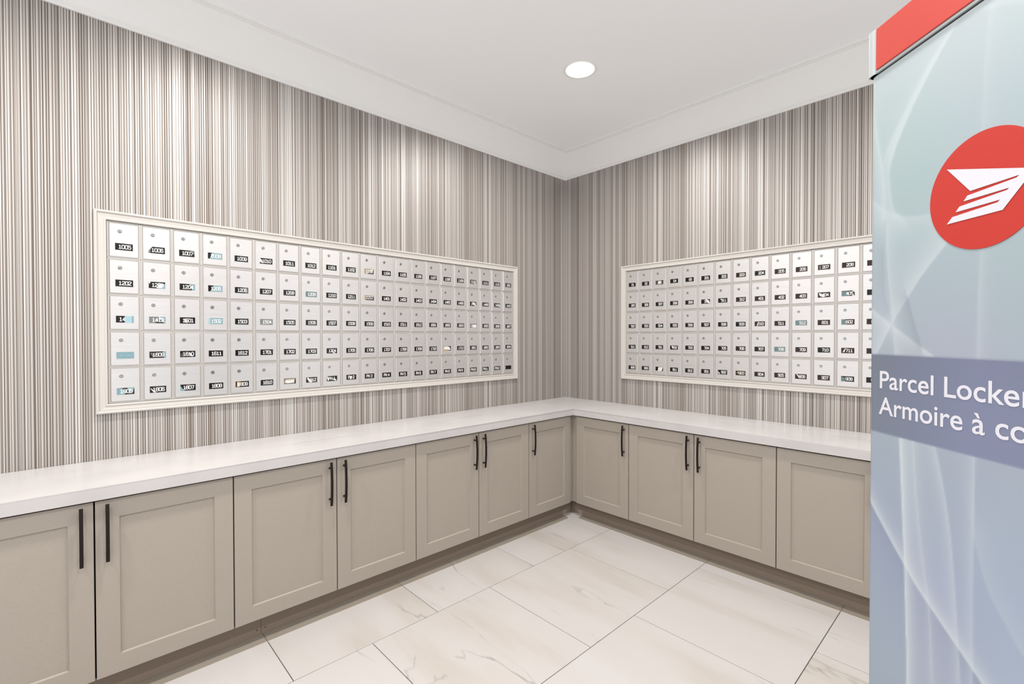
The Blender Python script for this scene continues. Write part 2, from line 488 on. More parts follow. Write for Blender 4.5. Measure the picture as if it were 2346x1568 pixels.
# thin see-through brown strips that darken the floor along the toe kicks, stopping short of the corner
def overlay(side, a, b, inner, label):
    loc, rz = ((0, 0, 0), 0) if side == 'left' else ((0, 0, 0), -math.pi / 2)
    t = thing('floor_overlay_strip', label, 'overlay', loc, rz, 'see-through brown strips on the floor')
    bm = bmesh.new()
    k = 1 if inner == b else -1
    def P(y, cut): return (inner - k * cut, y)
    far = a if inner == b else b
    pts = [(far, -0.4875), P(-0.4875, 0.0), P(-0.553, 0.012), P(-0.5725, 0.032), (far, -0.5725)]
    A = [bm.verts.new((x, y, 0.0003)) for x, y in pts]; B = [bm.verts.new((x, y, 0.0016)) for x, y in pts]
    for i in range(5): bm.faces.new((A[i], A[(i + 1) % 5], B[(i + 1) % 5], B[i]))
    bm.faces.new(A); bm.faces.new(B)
    link('strip', mesh_of('strip', bm), m_overlay, t)
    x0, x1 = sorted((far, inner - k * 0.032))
    link('pale_edge', box_mesh('pale_edge', x0, x1, -0.5742, -0.5726, 0.0003, 0.0018), m_pale_edge, t)  # thin pale line along the strip's front edge
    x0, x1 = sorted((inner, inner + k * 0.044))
    link('pale_patch', box_mesh('pale_patch', x0, x1, -0.4880, -0.4872, 0.0008, 0.037), m_pale_patch, t)  # slightly paler rectangle on the toe kick beside the strip end
overlay('left', -4.63, -0.606, -0.606, 'thin see-through brown strip on the floor tiles along the left toe kick')
overlay('right', 0.606, 3.17, 0.606, 'thin see-through brown strip on the floor tiles along the right toe kick')

# L-shaped countertop
bm = bmesh.new()
dc, zt, zb = 0.566, 0.9144, 0.8608
pts = [(-4.65, -0.0005), (-0.0005, -0.0005), (-0.0005, -3.19), (-dc, -3.19), (-dc, -dc), (-4.65, -dc)]
bot = [bm.verts.new((x, y, zb)) for x, y in pts]; topv = [bm.verts.new((x, y, zt)) for x, y in pts]
bm.faces.new(bot); tf = bm.faces.new(topv)
for i in range(6): bm.faces.new((bot[i], bot[(i + 1) % 6], topv[(i + 1) % 6], topv[i]))
bmesh.ops.bevel(bm, geom=[e for e in bm.edges if all(v.co.z > zt - 1e-6 for v in e.verts)], offset=0.0025, segments=2, affect='EDGES')
o = link('countertop', mesh_of('countertop', bm), m_quartz)
tag(o, 'long white L-shaped quartz countertop with thin grey veins on the taupe cabinets', 'countertop')

# ------------------------------------------------------------------ mailboxes
GLY = {
 '0': [[(.6,0),(3.4,0),(4,.6),(4,5.4),(3.4,6),(.6,6),(0,5.4),(0,.6),(.6,0)]],
 '1': [[(.7,5.0),(2,5.8),(2,0)],[(.5,0),(3.5,0)]],
 '2': [[(0,4.9),(0,5.4),(.6,6),(3.4,6),(4,5.4),(4,4),(0,.9),(0,0),(4,0)]],
 '3': [[(0,5.4),(.6,6),(3.4,6),(4,5.4),(4,3.6),(3.4,3.1),(1.4,3.1)],[(3.4,3.1),(4,2.5),(4,.6),(3.4,0),(.6,0),(0,.6)]],
 '4': [[(3.1,0),(3.1,6),(0,2.1),(0,1.6),(4.2,1.6)]],
 '5': [[(3.9,6),(0,6),(0,3.5),(3.4,3.5),(4,2.9),(4,.6),(3.4,0),(.6,0),(0,.6)]],
 '6': [[(4,5.4),(3.4,6),(.6,6),(0,5.4),(0,.6),(.6,0),(3.4,0),(4,.6),(4,2.8),(3.4,3.4),(0,3.4)]],
 '7': [[(0,6),(4,6),(4,5.2),(1.5,0)]],
 '8': [[(.6,0),(3.4,0),(4,.6),(4,5.4),(3.4,6),(.6,6),(0,5.4),(0,.6),(.6,0)],[(0,3.1),(4,3.1)]],
 '9': [[(0,.6),(.6,0),(3.4,0),(4,.6),(4,5.4),(3.4,6),(.6,6),(0,5.4),(0,3.2),(.6,2.6),(4,2.6)]],
 'P': [[(0,0),(0,6),(3.4,6),(4,5.4),(4,3.4),(3.4,2.8),(0,2.8)]],
 'H': [[(0,0),(0,6)],[(4,0),(4,6)],[(0,3),(4,3)]],
 'G': [[(4,5.2),(3.4,6),(.6,6),(0,5.4),(0,.6),(.6,0),(3.4,0),(4,.6),(4,2.7),(2.4,2.7)]],
}
def number_mesh(txt, h=0.0178, cw=0.0098, adv=0.0127, right=0.0):
    """flat white characters, centred, lying in the xz plane"""
    bm = bmesh.new()
    chars = [c for c in txt]
    total = sum(adv * (0.55 if c == ' ' else 1) for c in chars) - (adv - cw)
    x = -total / 2
    sx, sz = cw / 4.0, h / 6.0
    th = 0.00145
    for c in chars:
        if c == ' ': x += adv * 0.55; continue
        for pl in GLY[c]:
            P = [(x + a * sx, -h / 2 + b * sz) for a, b in pl]
            for (ax, az), (bx_, bz) in zip(P, P[1:]):
                d = Vector((bx_ - ax, bz - az)); L = d.length
                if L < 1e-6: continue
                d /= L; n = Vector((-d.y, d.x)) * th
                e = d * (th * 0.7)
                q = [(ax - e.x + n.x, az - e.y + n.y), (bx_ + e.x + n.x, bz + e.y + n.y), (bx_ + e.x - n.x, bz + e.y - n.y), (ax - e.x - n.x, az - e.y - n.y)]
                f = bm.faces.new([bm.verts.new((u, 0, v)) for u, v in q])
        x += adv
    me = bpy.data.meshes.new('number'); 
    for f in bm.faces:
        f.normal_update()
        if f.normal.y > 0: f.normal_flip()
    bm.to_mesh(me); bm.free()
    return me

PX, PZ = 0.1333, 0.1840           # pitch of the boxes
DW, DH = 0.1175, 0.1705           # door leaf
def housing_mesh():
    bm = bmesh.new()
    hx, hz = PX / 2 - 0.0005, PZ / 2 - 0.0006
    bx(bm, -hx, hx, -0.005, -0.0005, -hz, hz, 0)
    # slim raised rails between the doors
    bx(bm, -hx, -hx + 0.0052, -0.0095, -0.005, -hz, hz, 0, 0.0012)
    bx(bm, hx - 0.0052, hx, -0.0095, -0.005, -hz, hz, 0, 0.0012)
    bx(bm, -hx + 0.0054, hx - 0.0054, -0.0085, -0.005, hz - 0.0035, hz, 0, 0.0008)
    return mesh_of('housing', bm)
def leaf_mesh():
    bm = bmesh.new()
    def loop(hx, hz, y): return [bm.verts.new((-hx, y, -hz)), bm.verts.new((hx, y, -hz)), bm.verts.new((hx, y, hz)), bm.verts.new((-hx, y, hz))]
    hx, hz = DW / 2, DH / 2
    A = loop(hx, hz, -0.0052); B = loop(hx, hz, -0.0105); C_ = loop(hx - 0.0032, hz - 0.0032, -0.0145)
    D_ = loop(hx - 0.0040, hz - 0.0040, -0.0145)
    for a, b in ((A, B), (B, C_), (C_, D_)):
        for i in range(4): bm.faces.new((a[i], a[(i + 1) % 4], b[(i + 1) % 4], b[i]))
    bm.faces.new(A); bm.faces.new(D_)
    return mesh_of('door', bm)
def lock_mesh():
    bm = bmesh.new()
    cyl_y(bm, 0, 0, 0.0098, 0.0, -0.0016, 20, 0)
    cyl_y(bm, 0, 0, 0.0080, -0.0016, -0.0024, 20, 1, 0.0080)
    cyl_y(bm, 0, 0, 0.0066, -0.0024, -0.0040, 20, 0, 0.0060)
    bx(bm, -0.0011, 0.0011, -0.0046, -0.0040, -0.0052, 0.0042, 1)
    cyl_y(bm, 0, 0.0014, 0.0021, -0.0040, -0.0045, 10, 1)
    return mesh_of('lock', bm)
WX, WZ = 0.0705, 0.0345
def window_mesh():
    bm = bmesh.new()
    bx(bm, -WX / 2, WX / 2, -0.0008, 0.0, -WZ / 2, WZ / 2, 0)
    return mesh_of('number_plate', bm)
def bezel_mesh():
    """thin bright rim round the number plate"""
    bm = bmesh.new()
    a, b = WX / 2, WZ / 2; r = 0.0016
    bx(bm, -a - r, a + r, -0.0012, 0, b, b + r); bx(bm, -a - r, a + r, -0.0012, 0, -b - r, -b)
    bx(bm, -a - r, -a, -0.0012, 0, -b, b); bx(bm, a, a + r, -0.0012, 0, -b, b)
    return mesh_of('plate_rim', bm)
housing_me, leaf_me, lock_me, win_me, rim_me = housing_mesh(), leaf_mesh(), lock_mesh(), window_mesh(), bezel_mesh()
lock_me.materials.append(m_lock); lock_me.materials.append(m_keyhole)

TRI_TL = [(0, .3), (.0, 1), (.22, 1)]
SPECIAL = {   # scraps, films and painted teal locker reflections in the little windows: (polygon in 0..1 window units, colour, over the digits?)
 '1006': [([(0, .35), (0, 1), (.25, 1)], 'white', 1), ([(0, 0), (0, .33), (.16, .7), (.10, 0)], 'grey', 0)],
 '1007': [([(.72, 1), (1, 1), (1, .35)], 'grey', 1)],
 '1008': [([(.12, 0), (.3, 1), (1, 1), (1, 0)], 'teal', 0), ([(.2, .2), (.26, .9), (.42, .7)], 'white', 1)],
 '1010': [([(0, .3), (0, 1), (.14, .7), (.26, .1)], 'white', 1)],
 '1103': [([(0, 0), (0, 1), (.9, .95), (.75, .3), (.5, .6), (.4, 0)], 'tan', 0), ([(.68, .9), (.95, .95), (.85, .3)], 'white', 1)],
 '1110': [([(0, 0), (0, 1), (1, 1), (.9, .4), (.5, .3)], 'dgrey', 0), ([(.6, .3), (1, .0), (.7, .0)], 'white', 1)],
 '1203': [([(.05, .6), (.0, 1), (.12, 1)], 'white', 1), ([(.5, 0), (.6, .9), (1, .7), (1, 0)], 'teal', 0), ([(.45, .1), (.6, .55), (.85, .75), (.8, .1)], 'white', 1)],
 '1204': [([(.8, 0), (.7, .6), (.62, 1), (1, 1), (1, 0)], 'teal', 0)],
 '1205': [([(.15, 0), (.38, 1), (1, 1), (1, 0)], 'teal', 0)],
 '1209': [([(0, 0), (0, 1), (1, 1), (1, 0)], 'dteal', 0)],
 '1206': [([(.8, 0), (.6, 1), (1, 1), (1, 0)], 'dgrey', 0)],
 '1212': [([(0, 0), (0, 1), (1, 1), (1, .8), (.2, .6), (.15, 0)], 'tan', 0)],
 '1407': [([(.3, .8), (.5, .9), (1, .1), (.8, .0)], 'white', 1)],
 '1409': [([(.75, .3), (.9, .8), (1, .1)], 'white', 1)],
 '1411': [([(.5, 0), (.5, 1), (1, 1), (1, 0)], 'pale', 1), ([(.9, 0), (.9, 1), (1, 1), (1, 0)], 'teal', 1)],
 '1412': [([(0, 0), (0, 1), (.55, 1), (.75, .5), (.3, 0)], 'grey', 0), ([(.62, 1), (1, 1), (1, 0), (.92, .05)], 'teal', 0), ([(.56, .95), (.64, 1), (.9, .35), (.95, .0)], 'white', 1)],
 '1501': [([(.3, .8), (.4, .7), (.5, .1), (.35, .2)], 'white', 1)],
 '1502': [([(0, 0), (0, 1), (1, 1), (1, 0)], 'teal', 0), ([(0, 0), (0, 1), (.14, 1), (.14, 0)], 'pale', 1)],
 '1504': [([(0, 0), (0, 1), (1, 1), (1, 0)], 'grey', 0)],
 '1604': [([(0, 0), (0, 1), (.6, 1), (.6, 0)], 'grey', 0), ([(.35, .1), (.55, .8), (.9, .9), (1, .2), (.8, 0)], 'white', 1)],
 '1608': [([(0, 0), (0, 1), (1, 1), (1, 0)], 'teal', 0)],
 '1609': [([(.82, 1), (1, 1), (1, 0), (.9, .0)], 'teal', 0), ([(.05, .8), (.15, .8), (.3, .2), (.2, .2)], 'grey', 0)],
 '1610': [([(0, .3), (.25, .9), (.2, 0)], 'dgrey', 0), ([(.55, .6), (.65, .7), (.85, .1), (.7, .15)], 'white', 1)],
 '1701': [], '1704': [([(.35, .45), (.45, .5), (.85, .05), (.7, .0)], 'white', 1)],
 '1711': [([(.0, .1), (.05, .9), (.45, .95), (.8, .8), (.95, .2), (.6, .1)], 'white', 1), ([(0, 0), (0, .3), (.6, .2), (.5, 0)], 'gold', 1)],
 '1805': [([(0, 0), (0, 1), (.3, .95), (.55, .35), (.4, 0)], 'teal', 0), ([(.6, 1), (1, 1), (.9, .25), (.7, .1)], 'teal', 0)],
 '1806': [([(.02, .7), (.1, .65), (.4, .05), (.25, .05)], 'white', 1)],
 '1807': [([(0, 0), (0, .8), (.28, .0)], 'teal', 0), ([(.45, 1), (.7, 1), (.3, 0), (.25, .3)], 'dgrey', 0)],
 '1809': [([(.08, .0), (.1, .95), (.38, .9), (.3, .1)], 'gold', 0), ([(.15, .2), (.15, .8), (.3, .7), (.25, .2)], 'white', 0)],
 '1811': [([(.02, .1), (.05, .9), (.95, .95), (.85, .1)], 'tan', 0), ([(.1, .25), (.15, .7), (.5, .5), (.8, .8), (.75, .2), (.3, .1)], 'white', 1)],
 '1812': [([(.05, .85), (.2, .95), (.55, .15), (.45, .0), (.3, .1)], 'white', 1)],
 'PH 1': [([(.0, .9), (.1, .95), (.2, .2), (.1, .1)], 'white', 1), ([(.55, .3), (.7, .55), (.95, .15), (.85, .05)], 'white', 1)],
 'PH 2': [([(.3, .2), (.45, .75), (.6, .6), (.5, .1)], 'white', 1)],
 'G3': [([(.05, 0), (.1, 1), (.85, .9), (.95, .1)], 'dgrey', 0), ([(.3, .1), (.35, .8), (.6, .9), (.7, .2)], 'white', 1)],
 '310': [([(.45, .9), (.65, 1), (1, .25), (.95, .05), (.8, .1)], 'white', 1)],
 '311': [([(.25, .75), (.35, .9), (.6, .2)], 'white', 1)],
 '404': [([(.08, .85), (.2, .85), (.5, .45), (.55, .05), (.35, .1), (.15, .35)], 'white', 1)],
 '405': [([(0, 0), (0, .9), (.45, .9), (.6, .0)], 'dteal', 0), ([(.8, .9), (1, 1), (1, .7)], 'white', 1), ([(.78, 0), (.9, .25), (1, 0)], 'white', 1)],
 '207': [([(.15, .1), (.12, .7), (.2, .9), (.22, .1)], 'tan', 0)],
 '512': [([(0, 0), (0, 1), (1, 1), (1, 0)], 'dteal', 0)],
 '510': [([(.2, .1), (.35, .9), (.4, .8), (.3, .1)], 'white', 1)],
 '602': [([(0, 0), (0, 1), (.3, 1), (.4, 0)], 'dteal', 0)],
 '702': [([(.2, .9), (.35, .9), (.45, .3), (.3, .3)], 'white', 1)],
 '708': [([(0, 0), (0, 1), (1, 1), (1, 0)], 'dteal', 0)],
 '711': [([(.1, .2), (.3, .9), (.35, .9), (.25, .2)], 'white', 1)],
 '810': [([(.3, 0), (.4, .9), (1, .95), (.85, .4), (.8, 0)], 'white', 1)],
 '902': [([(.0, .5), (.12, .5), (.25, .1), (.1, .1)], 'white', 1)],
 '903': [([(.1, .6), (.3, .9), (.45, .3), (.25, .3)], 'tan', 1)],
 '906': [([(.1, .95), (.2, .95), (.5, .2), (.35, .2)], 'white', 1)],
 '907': [], '908': [([(0, 0), (0, .9), (.3, .7), (.3, 0)], 'dteal', 0)],
}
def poly_mesh(name, pts):
    bm = bmesh.new()
    f = bm.faces.new([bm.verts.new(((a - .5) * WX, 0, (b - .5) * WZ)) for a, b in pts])
    f.normal_update()
    if f.normal.y > 0: f.normal_flip()
    me = bpy.data.meshes.new(name); bm.to_mesh(me); bm.free()
    return me

ROWS_L = [[str(n) for n in list(range(1005, 1013)) + list(range(1101, 1113)) + [1201]],
          [str(n) for n in list(range(1202, 1213)) + list(range(1401, 1411))],
          [str(n) for n in [1411, 1412] + list(range(1501, 1513)) + list(range(1601, 1608))],
          [str(n) for n in list(range(1608, 1613)) + list(range(1701, 1713)) + list(range(1801, 1805))],
          [str(n) for n in range(1805, 1813)] + ['PH %d' % i for i in range(1, 10)] + ['PH10', 'PH11', 'PH12', '']]
ROWS_R = [['G1', 'G2', 'G3', 'G4', 'G5'] + [str(n) for n in range(201, 210)],
          [str(n) for n in list(range(305, 313)) + list(range(401, 407))],
          [str(n) for n in list(range(502, 513)) + list(range(601, 604))],
          [str(n) for n in [611, 612] + list(range(701, 713))],
          [str(n) for n in list(range(808, 813)) + list(range(901, 910))]]
ROW_WORD = ['top row', 'second row', 'middle row', 'fourth row', 'bottom row']
ORD = ['first', 'second', 'third', 'fourth', 'fifth', 'sixth', 'seventh', 'eighth', 'ninth', 'tenth', 'eleventh', 'twelfth', 'thirteenth',
       'fourteenth', 'fifteenth', 'sixteenth', 'seventeenth', 'eighteenth', 'nineteenth', 'twentieth', 'last']
Z_TOP = 2.1130
def bank(side, x0, rows, group):
    R = random.Random(11 if side == 'left' else 23)
    for r, names in enumerate(rows):
        for c, nm in enumerate(names):
            lx = x0 + (c + 0.5) * PX; cz = Z_TOP - (r + 0.5) * PZ
            loc, rz = ((lx, 0, cz), 0) if side == 'left' else ((0, -lx, cz), -math.pi / 2)
            lab = ('silver mailbox numbered %s, %s from the left in the %s, %s bank' % (nm.replace('PH ', 'PH'), ORD[c], ROW_WORD[r], side)) if nm else \
                'silver mailbox with blank black plate at the bottom right corner of the left bank'
            t = thing('mailbox', lab, 'mailbox', loc, rz, group)
            link('housing', housing_me, m_alu_rail, t)
            d = link('door', leaf_me, m_alu, t, (R.uniform(-.0006, .0006), 0, R.uniform(-.0008, .0008) + 0.0))
            d.rotation_euler = (R.gauss(0, .0022), R.gauss(0, .0018), R.gauss(0, .0022))
            lo = link('lock', lock_me, None, d, (-DW / 2 + 0.0425, -0.0145, DH / 2 - 0.0415))
            lo.rotation_euler = (0, R.choice([0, 0, 0, .3, -.35, .8]) , 0)
            plate = m_black if side == 'left' else (m_plate_reflection if (c >= 7 and R.random() < .8) else m_black)
            wxp, wzp = 0.0, DH / 2 - 0.1185
            wn = link('number_plate', win_me, None, d, (wxp, -0.0145, wzp))
            if not win_me.materials: win_me.materials.append(m_black)
            wn.material_slots[0].link = 'OBJECT'; wn.material_slots[0].material = plate
            link('plate_rim', rim_me, m_alu_rail, d, (wxp, -0.0145, wzp))
            if nm:
                sh = {2: 0.007, 3: 0.008, 4: 0.003}[len(nm)] if not nm.startswith('PH') else 0.0
                me = number_mesh(nm)
                link('unit_number', me, m_faint if nm == '1608' else m_digit, d, (wxp + sh, -0.0145 - 0.0013, wzp))
            for k, (pts, colr, over) in enumerate(SPECIAL.get(nm, [])):
                link('paper_scrap' if colr in ('white', 'tan') else 'film_or_reflection', poly_mesh('scrap_or_reflection', pts), FILM[colr], d,  # teal ones carry the locker's reflection as colour
                     (wxp, -0.0145 - (0.0016 if over else 0.0010) - 0.0001 * k, wzp))
LX0 = -3.5355
RX0 = 0.7240
bank('left', LX0, ROWS_L, 'silver mailboxes in the left wall bank')
bank('right', RX0, ROWS_R, 'silver mailboxes in the right wall bank')

# picture-frame moulding round each bank
FP = [(0.0, 0.0006), (0.0, 0.017), (0.003, 0.0215), (0.009, 0.0225), (0.013, 0.020), (0.0145, 0.0155), (0.018, 0.0165), (0.030, 0.0145),
      (0.037, 0.0145), (0.039, 0.0175), (0.044, 0.0180), (0.0475, 0.0150), (0.0485, 0.0005)]
def moulding(side, x0, x1, z0, z1, label):
    loc, rz = ((x0, 0, 0), 0) if side == 'left' else ((0, -x0, 0), -math.pi / 2)
    t = thing('moulded_surround', label, 'moulding', loc, rz, 'cream mouldings round the mailbox banks')
    W_ = x1 - x0
    def corner(k, d, h):
        return {0: (d, -h, z0 + d), 1: (W_ - d, -h, z0 + d), 2: (W_ - d, -h, z1 - d), 3: (d, -h, z1 - d)}[k]
    for k in range(4):
        bm = bmesh.new()
        A = [bm.verts.new(corner(k, d, h)) for d, h in FP]; B = [bm.verts.new(corner((k + 1) % 4, d, h)) for d, h in FP]
        n = len(FP)
        for i in range(n): bm.faces.new((A[i], A[(i + 1) % n], B[(i + 1) % n], B[i]))
        bm.faces.new(A); bm.faces.new(B)
        link('moulding', mesh_of('moulding', bm), m_frame, t)
    return t
moulding('left', -3.5845, -0.6870, 1.1440, 2.1635, 'cream moulded frame around the left bank of mailboxes')
moulding('right', 0.6755, 0.6755 + 0.0485 * 2 + 14 * PX + 0.002, 1.1440, 2.1635, 'cream moulded frame around the right bank of mailboxes, running behind the parcel locker')

# ------------------------------------------------------------------ parcel locker
TH = math.radians(47.4307)
f2 = Vector((math.cos(TH), math.sin(TH), 0)); n2 = Vector((math.sin(TH), -math.cos(TH), 0))
org = Vector((CAM.x, CAM.y, 0)) + f2 * 1.0 + n2 * 0.77835
LK = thing('parcel_locker', 'tall pale blue parcel locker with a red round emblem and red header at the right', 'locker', org, TH + math.pi)
LWID, LDEP = 0.472, 0.62
RC = 0.011
m_body = mat('pale_grey_locker_metal', rgb(170, 177, 179), 0.4, spec=0.4)
m_post = mat('white_locker_trim', rgb(160, 166, 167), 0.4, spec=0.5)
m_red = mat('red_locker_header', rgb(176, 56, 46), 0.38, spec=0.35)
m_redlogo = mat('red_emblem', rgb(172, 48, 40), 0.45, spec=0.3)
m_white = mat('white_print', rgb(196, 195, 202), 0.45)
m_gap = mat('gap_shade_and_plinth_black', rgb(20, 20, 20), 0.6)

# printed skin: a fine grid whose colour attribute carries the printed swirls
def skin():
    r = RC
    con = []   # contour of the skin seen from above, with the print coordinate along it
    for i in range(5):
        a = math.pi + (math.pi / 2) * i / 5
        con.append((-0.0045 + r + r * math.cos(a), r + r * math.sin(a)))
    nflat = 158
    xa, xb = -0.0045 + r, LWID - r
    for i in range(nflat + 1): con.append((xa + (xb - xa) * i / nflat, 0.0))
    for i in range(1, 6):
        a = 1.5 * math.pi + (math.pi / 2) * i / 5
        con.append((LWID - r + r * math.cos(a), r + r * math.sin(a)))
    con = np.array(con)
    seg = np.hypot(*np.diff(con, axis=0).T)
    U = np.concatenate([[0], np.cumsum(seg)]); U = U - U[5] + con[5, 0]
    zz = np.concatenate([np.linspace(0.10, 0.70, 60)[:-1], np.linspace(0.70, 2.0757, 500)])
    nu, nz_ = len(con), len(zz)
    V = np.zeros((nz_, nu, 3)); V[:, :, 0] = con[:, 0]; V[:, :, 1] = con[:, 1]; V[:, :, 2] = zz[:, None]
    idx = np.arange(nz_ * nu).reshape(nz_, nu)
    quads = np.stack([idx[:-1, :-1], idx[:-1, 1:], idx[1:, 1:], idx[1:, :-1]], -1).reshape(-1, 4)
    u = np.broadcast_to(U, (nz_, nu)).copy(); z = np.broadcast_to(zz[:, None], (nz_, nu)).copy()
    # ---- print colours (display values 0..255)
    def lerp(stops, t):
        xs = [s[0] for s in stops]
        return np.stack([np.interp(t, xs, [s[1][k] for s in stops]) for k in range(3)], -1)
    base = lerp([(0.1, (150, 160, 186)), (0.85, (176, 188, 206)), (1.10, (174, 186, 208)), (1.32, (176, 187, 202)), (1.50, (180, 190, 203)),
                 (1.70, (180, 197, 204)), (1.9, (188, 206, 210)), (2.07, (200, 213, 216))], z)
    # broad drifts of lilac and teal in the print
    base += (np.sin(u * 19 + z * 5.0) * np.cos(z * 7 - u * 4))[..., None] * np.array([2.0, -1.0, 1.5])
    base += (np.clip((u - 0.12) / 0.2, 0, 1) * np.clip((1.35 - z) / 0.4, 0, 1))[..., None] * np.array([8.0, 8.0, 12.0])
    def dist(pl):
        best = np.full(u.shape, 9.0); sgn = np.zeros(u.shape)
        for (a0, b0), (a1, b1) in zip(pl, pl[1:]):
            dx, dz = a1 - a0, b1 - b0; L2 = dx * dx + dz * dz
            t = np.clip(((u - a0) * dx + (z - b0) * dz) / L2, 0, 1)
            qx, qz = a0 + t * dx, b0 + t * dz
            d = np.hypot(u - qx, z - qz)
            cr = dx * (z - b0) - dz * (u - a0)
            cr = cr / math.sqrt(L2)
            mth = (d < best - 1e-7) | ((np.abs(d - best) <= 1e-7) & (np.abs(cr) > np.abs(sgn)))
            best[mth] = d[mth]; sgn[mth] = cr[mth]
        return best, np.sign(sgn)
    def smooth(pl, n=8):
        P = np.array(pl, float); out = []
        P2 = np.vstack([2 * P[0] - P[1], P, 2 * P[-1] - P[-2]])
        for i in range(1, len(P2) - 2):
            for t in np.linspace(0, 1, n, endpoint=False):
                a, b, c, d = P2[i - 1], P2[i], P2[i + 1], P2[i + 2]
                out.append(0.5 * ((2 * b) + (-a + c) * t + (2 * a - 5 * b + 4 * c - d) * t * t + (-a + 3 * b - 3 * c + d) * t ** 3))
        out.append(P[-1]); return [tuple(p) for p in out]
    def streak(pl, side, amp, wd, other=0.0016, col=(232, 240, 244)):
        # side +1: the light lies to the left of the travel direction (cross product positive)
        nonlocal base
        d, s = dist(smooth(pl))
        k = np.where(s == side, np.exp(-d / wd), np.exp(-d / other)) * min(0.85, amp * 1.25)
        base = base + (np.array(col) - base) * k[..., None]
    up, lo_ = z > 1.49, z < 1.3275
    full = base.copy()
    def only(mask, fn):
        nonlocal base
        keep = base.copy(); fn(); base = np.where(mask[..., None], base, keep)
    # every polyline below is listed from top to bottom, so side +1 = towards larger u
    def upper():
        nonlocal base
        zl = [2.0751, 2.0275, 1.9762, 1.9281, 1.8852][::-1]; ul = [.1887, .1298, .0879, .0485, .0277][::-1]
        zr = [2.0727, 2.021, 1.9701, 1.9085, 1.8589][::-1]; ur = [.1887, .1413, .1005, .0624, .0457][::-1]
        e0, e1 = np.interp(z, zl, ul), np.interp(z, zr, ur)
        k = (1 / (1 + np.exp(-(u - e0) / .0015))) * (1 / (1 + np.exp((u - e1) / .0015))) * np.clip((z - 1.86) / .05, 0, 1) * 0.38
        base = base + (np.array((226, 236, 238)) - base) * k[..., None]
        streak([(.1887, 2.0727), (.1413, 2.021), (.1005, 1.9701), (.0624, 1.9085), (.0457, 1.8589), (.0568, 1.7854), (.0771, 1.7613)], -1, .30, .022)
        streak([(-.0076, 2.0553), (.0084, 1.974), (.0316, 1.8494), (.0342, 1.7721)], -1, .30, .020)
        streak([(-.0076, 2.0553), (.0084, 1.974), (.0316, 1.8494), (.0342, 1.7721)], 1, .16, .010)
        streak([(-.0015, 1.8219), (.0358, 1.7882), (.09, 1.7602), (.1412, 1.7511)], -1, .28, .025)
        streak([(.1986, 2.0755), (.2428, 2.0568), (.294, 2.0297), (.40, 1.93)], 1, .20, .03)
        streak([(.1719, 1.6932), (.1254, 1.6463), (.0928, 1.6054), (.0576, 1.558), (.0175, 1.4926)], -1, .42, .035)
        streak([(.0390, 1.7502), (.0441, 1.6675), (.0554, 1.5783), (.0644, 1.4909)], 1, .34, .014)
        streak([(.0053, 1.5845), (.0536, 1.5514), (.1049, 1.5181), (.1477, 1.4917)], -1, .45, .020)
        streak([(.0921, 1.6023), (.1083, 1.55), (.1225, 1.5089)], -1, .40, .016, col=(150, 162, 172))
        streak([(.0325, 1.70), (.0345, 1.62), (.046, 1.585)], -1, .30, .012, col=(160, 176, 184))
        streak([(.2325, 1.6676), (.2306, 1.5855), (.2287, 1.4946)], 1, .22, .010)
        streak([(.245, 2.07), (.236, 1.95), (.232, 1.80)], 1, .16, .010)
    only(up, upper)
    def lower():
        streak([(.0052, 1.1728), (.0495, 1.1236), (.092, 1.0794), (.1207, 1.0513), (.1667, 1.0159), (.211, .9831), (.2433, .9587), (.34, .89), (.47, .80)], -1, .42, .055, col=(146, 158, 184))
        streak([(-.01, 1.195), (.0052, 1.1728), (.0495, 1.1236), (.092, 1.0794), (.1207, 1.0513), (.1667, 1.0159), (.211, .9831), (.2433, .9587), (.34, .89), (.47, .80)], 1, .62, .014)
        streak([(.0759, 1.335), (.0834, 1.2068), (.0902, 1.0847), (.095, .963), (.0979, .8506), (.10, .3)], 1, .68, .016)
        streak([(.1068, 1.335), (.1156, 1.2179), (.1304, 1.1041), (.1444, 1.0229), (.1522, .8909)], -1, .26, .012)
        streak([(.1068, 1.335), (.1156, 1.2179), (.1304, 1.1041), (.1444, 1.0229), (.1522, .8909)], 1, .18, .020)
        streak([(.1511, 1.335), (.1704, 1.2568), (.1848, 1.1723), (.1946, 1.066), (.2046, .9299)], -1, .34, .014)
        streak([(.2261, 1.335), (.2249, 1.2294), (.2244, 1.0962), (.2251, .9452)], -1, .30, .012)
        streak([(.2249, 1.20), (.25, 1.12), (.30, 1.05)], 1, .18, .03)
    only(lo_, lower)
    # purple-grey band behind the lettering
    band = lerp([(-.01, (132, 141, 156)), (.10, (134, 142, 166)), (.22, (141, 148, 178)), (.30, (140, 147, 176)), (.5, (136, 143, 170))], u)
    band = band * (1 - 0.05 * np.clip((z - 1.36) / 0.13, 0, 1))[..., None]
    kb = (1 / (1 + np.exp(-(z - 1.3279) / .0006))) * (1 / (1 + np.exp((z - 1.4907) / .0006)))
    base = base + (band - base) * kb[..., None]
    c = np.clip(base * 0.79, 0, 255) / 255.0
    lin = np.where(c <= 0.04045, c / 12.92, ((c + 0.055) / 1.055) ** 2.4)
    me = bpy.data.meshes.new('printed_panel')
    nv, nf = nz_ * nu, len(quads)
    me.vertices.add(nv); me.vertices.foreach_set('co', V.reshape(-1).astype(np.float32))
    me.loops.add(nf * 4); me.loops.foreach_set('vertex_index', quads.reshape(-1).astype(np.int32))
    me.polygons.add(nf)
    me.polygons.foreach_set('loop_start', (np.arange(nf) * 4).astype(np.int32))
    me.polygons.foreach_set('loop_total', np.full(nf, 4, np.int32))
    me.update(calc_edges=True); me.validate()
    ca = me.color_attributes.new('print', 'FLOAT_COLOR', 'POINT')
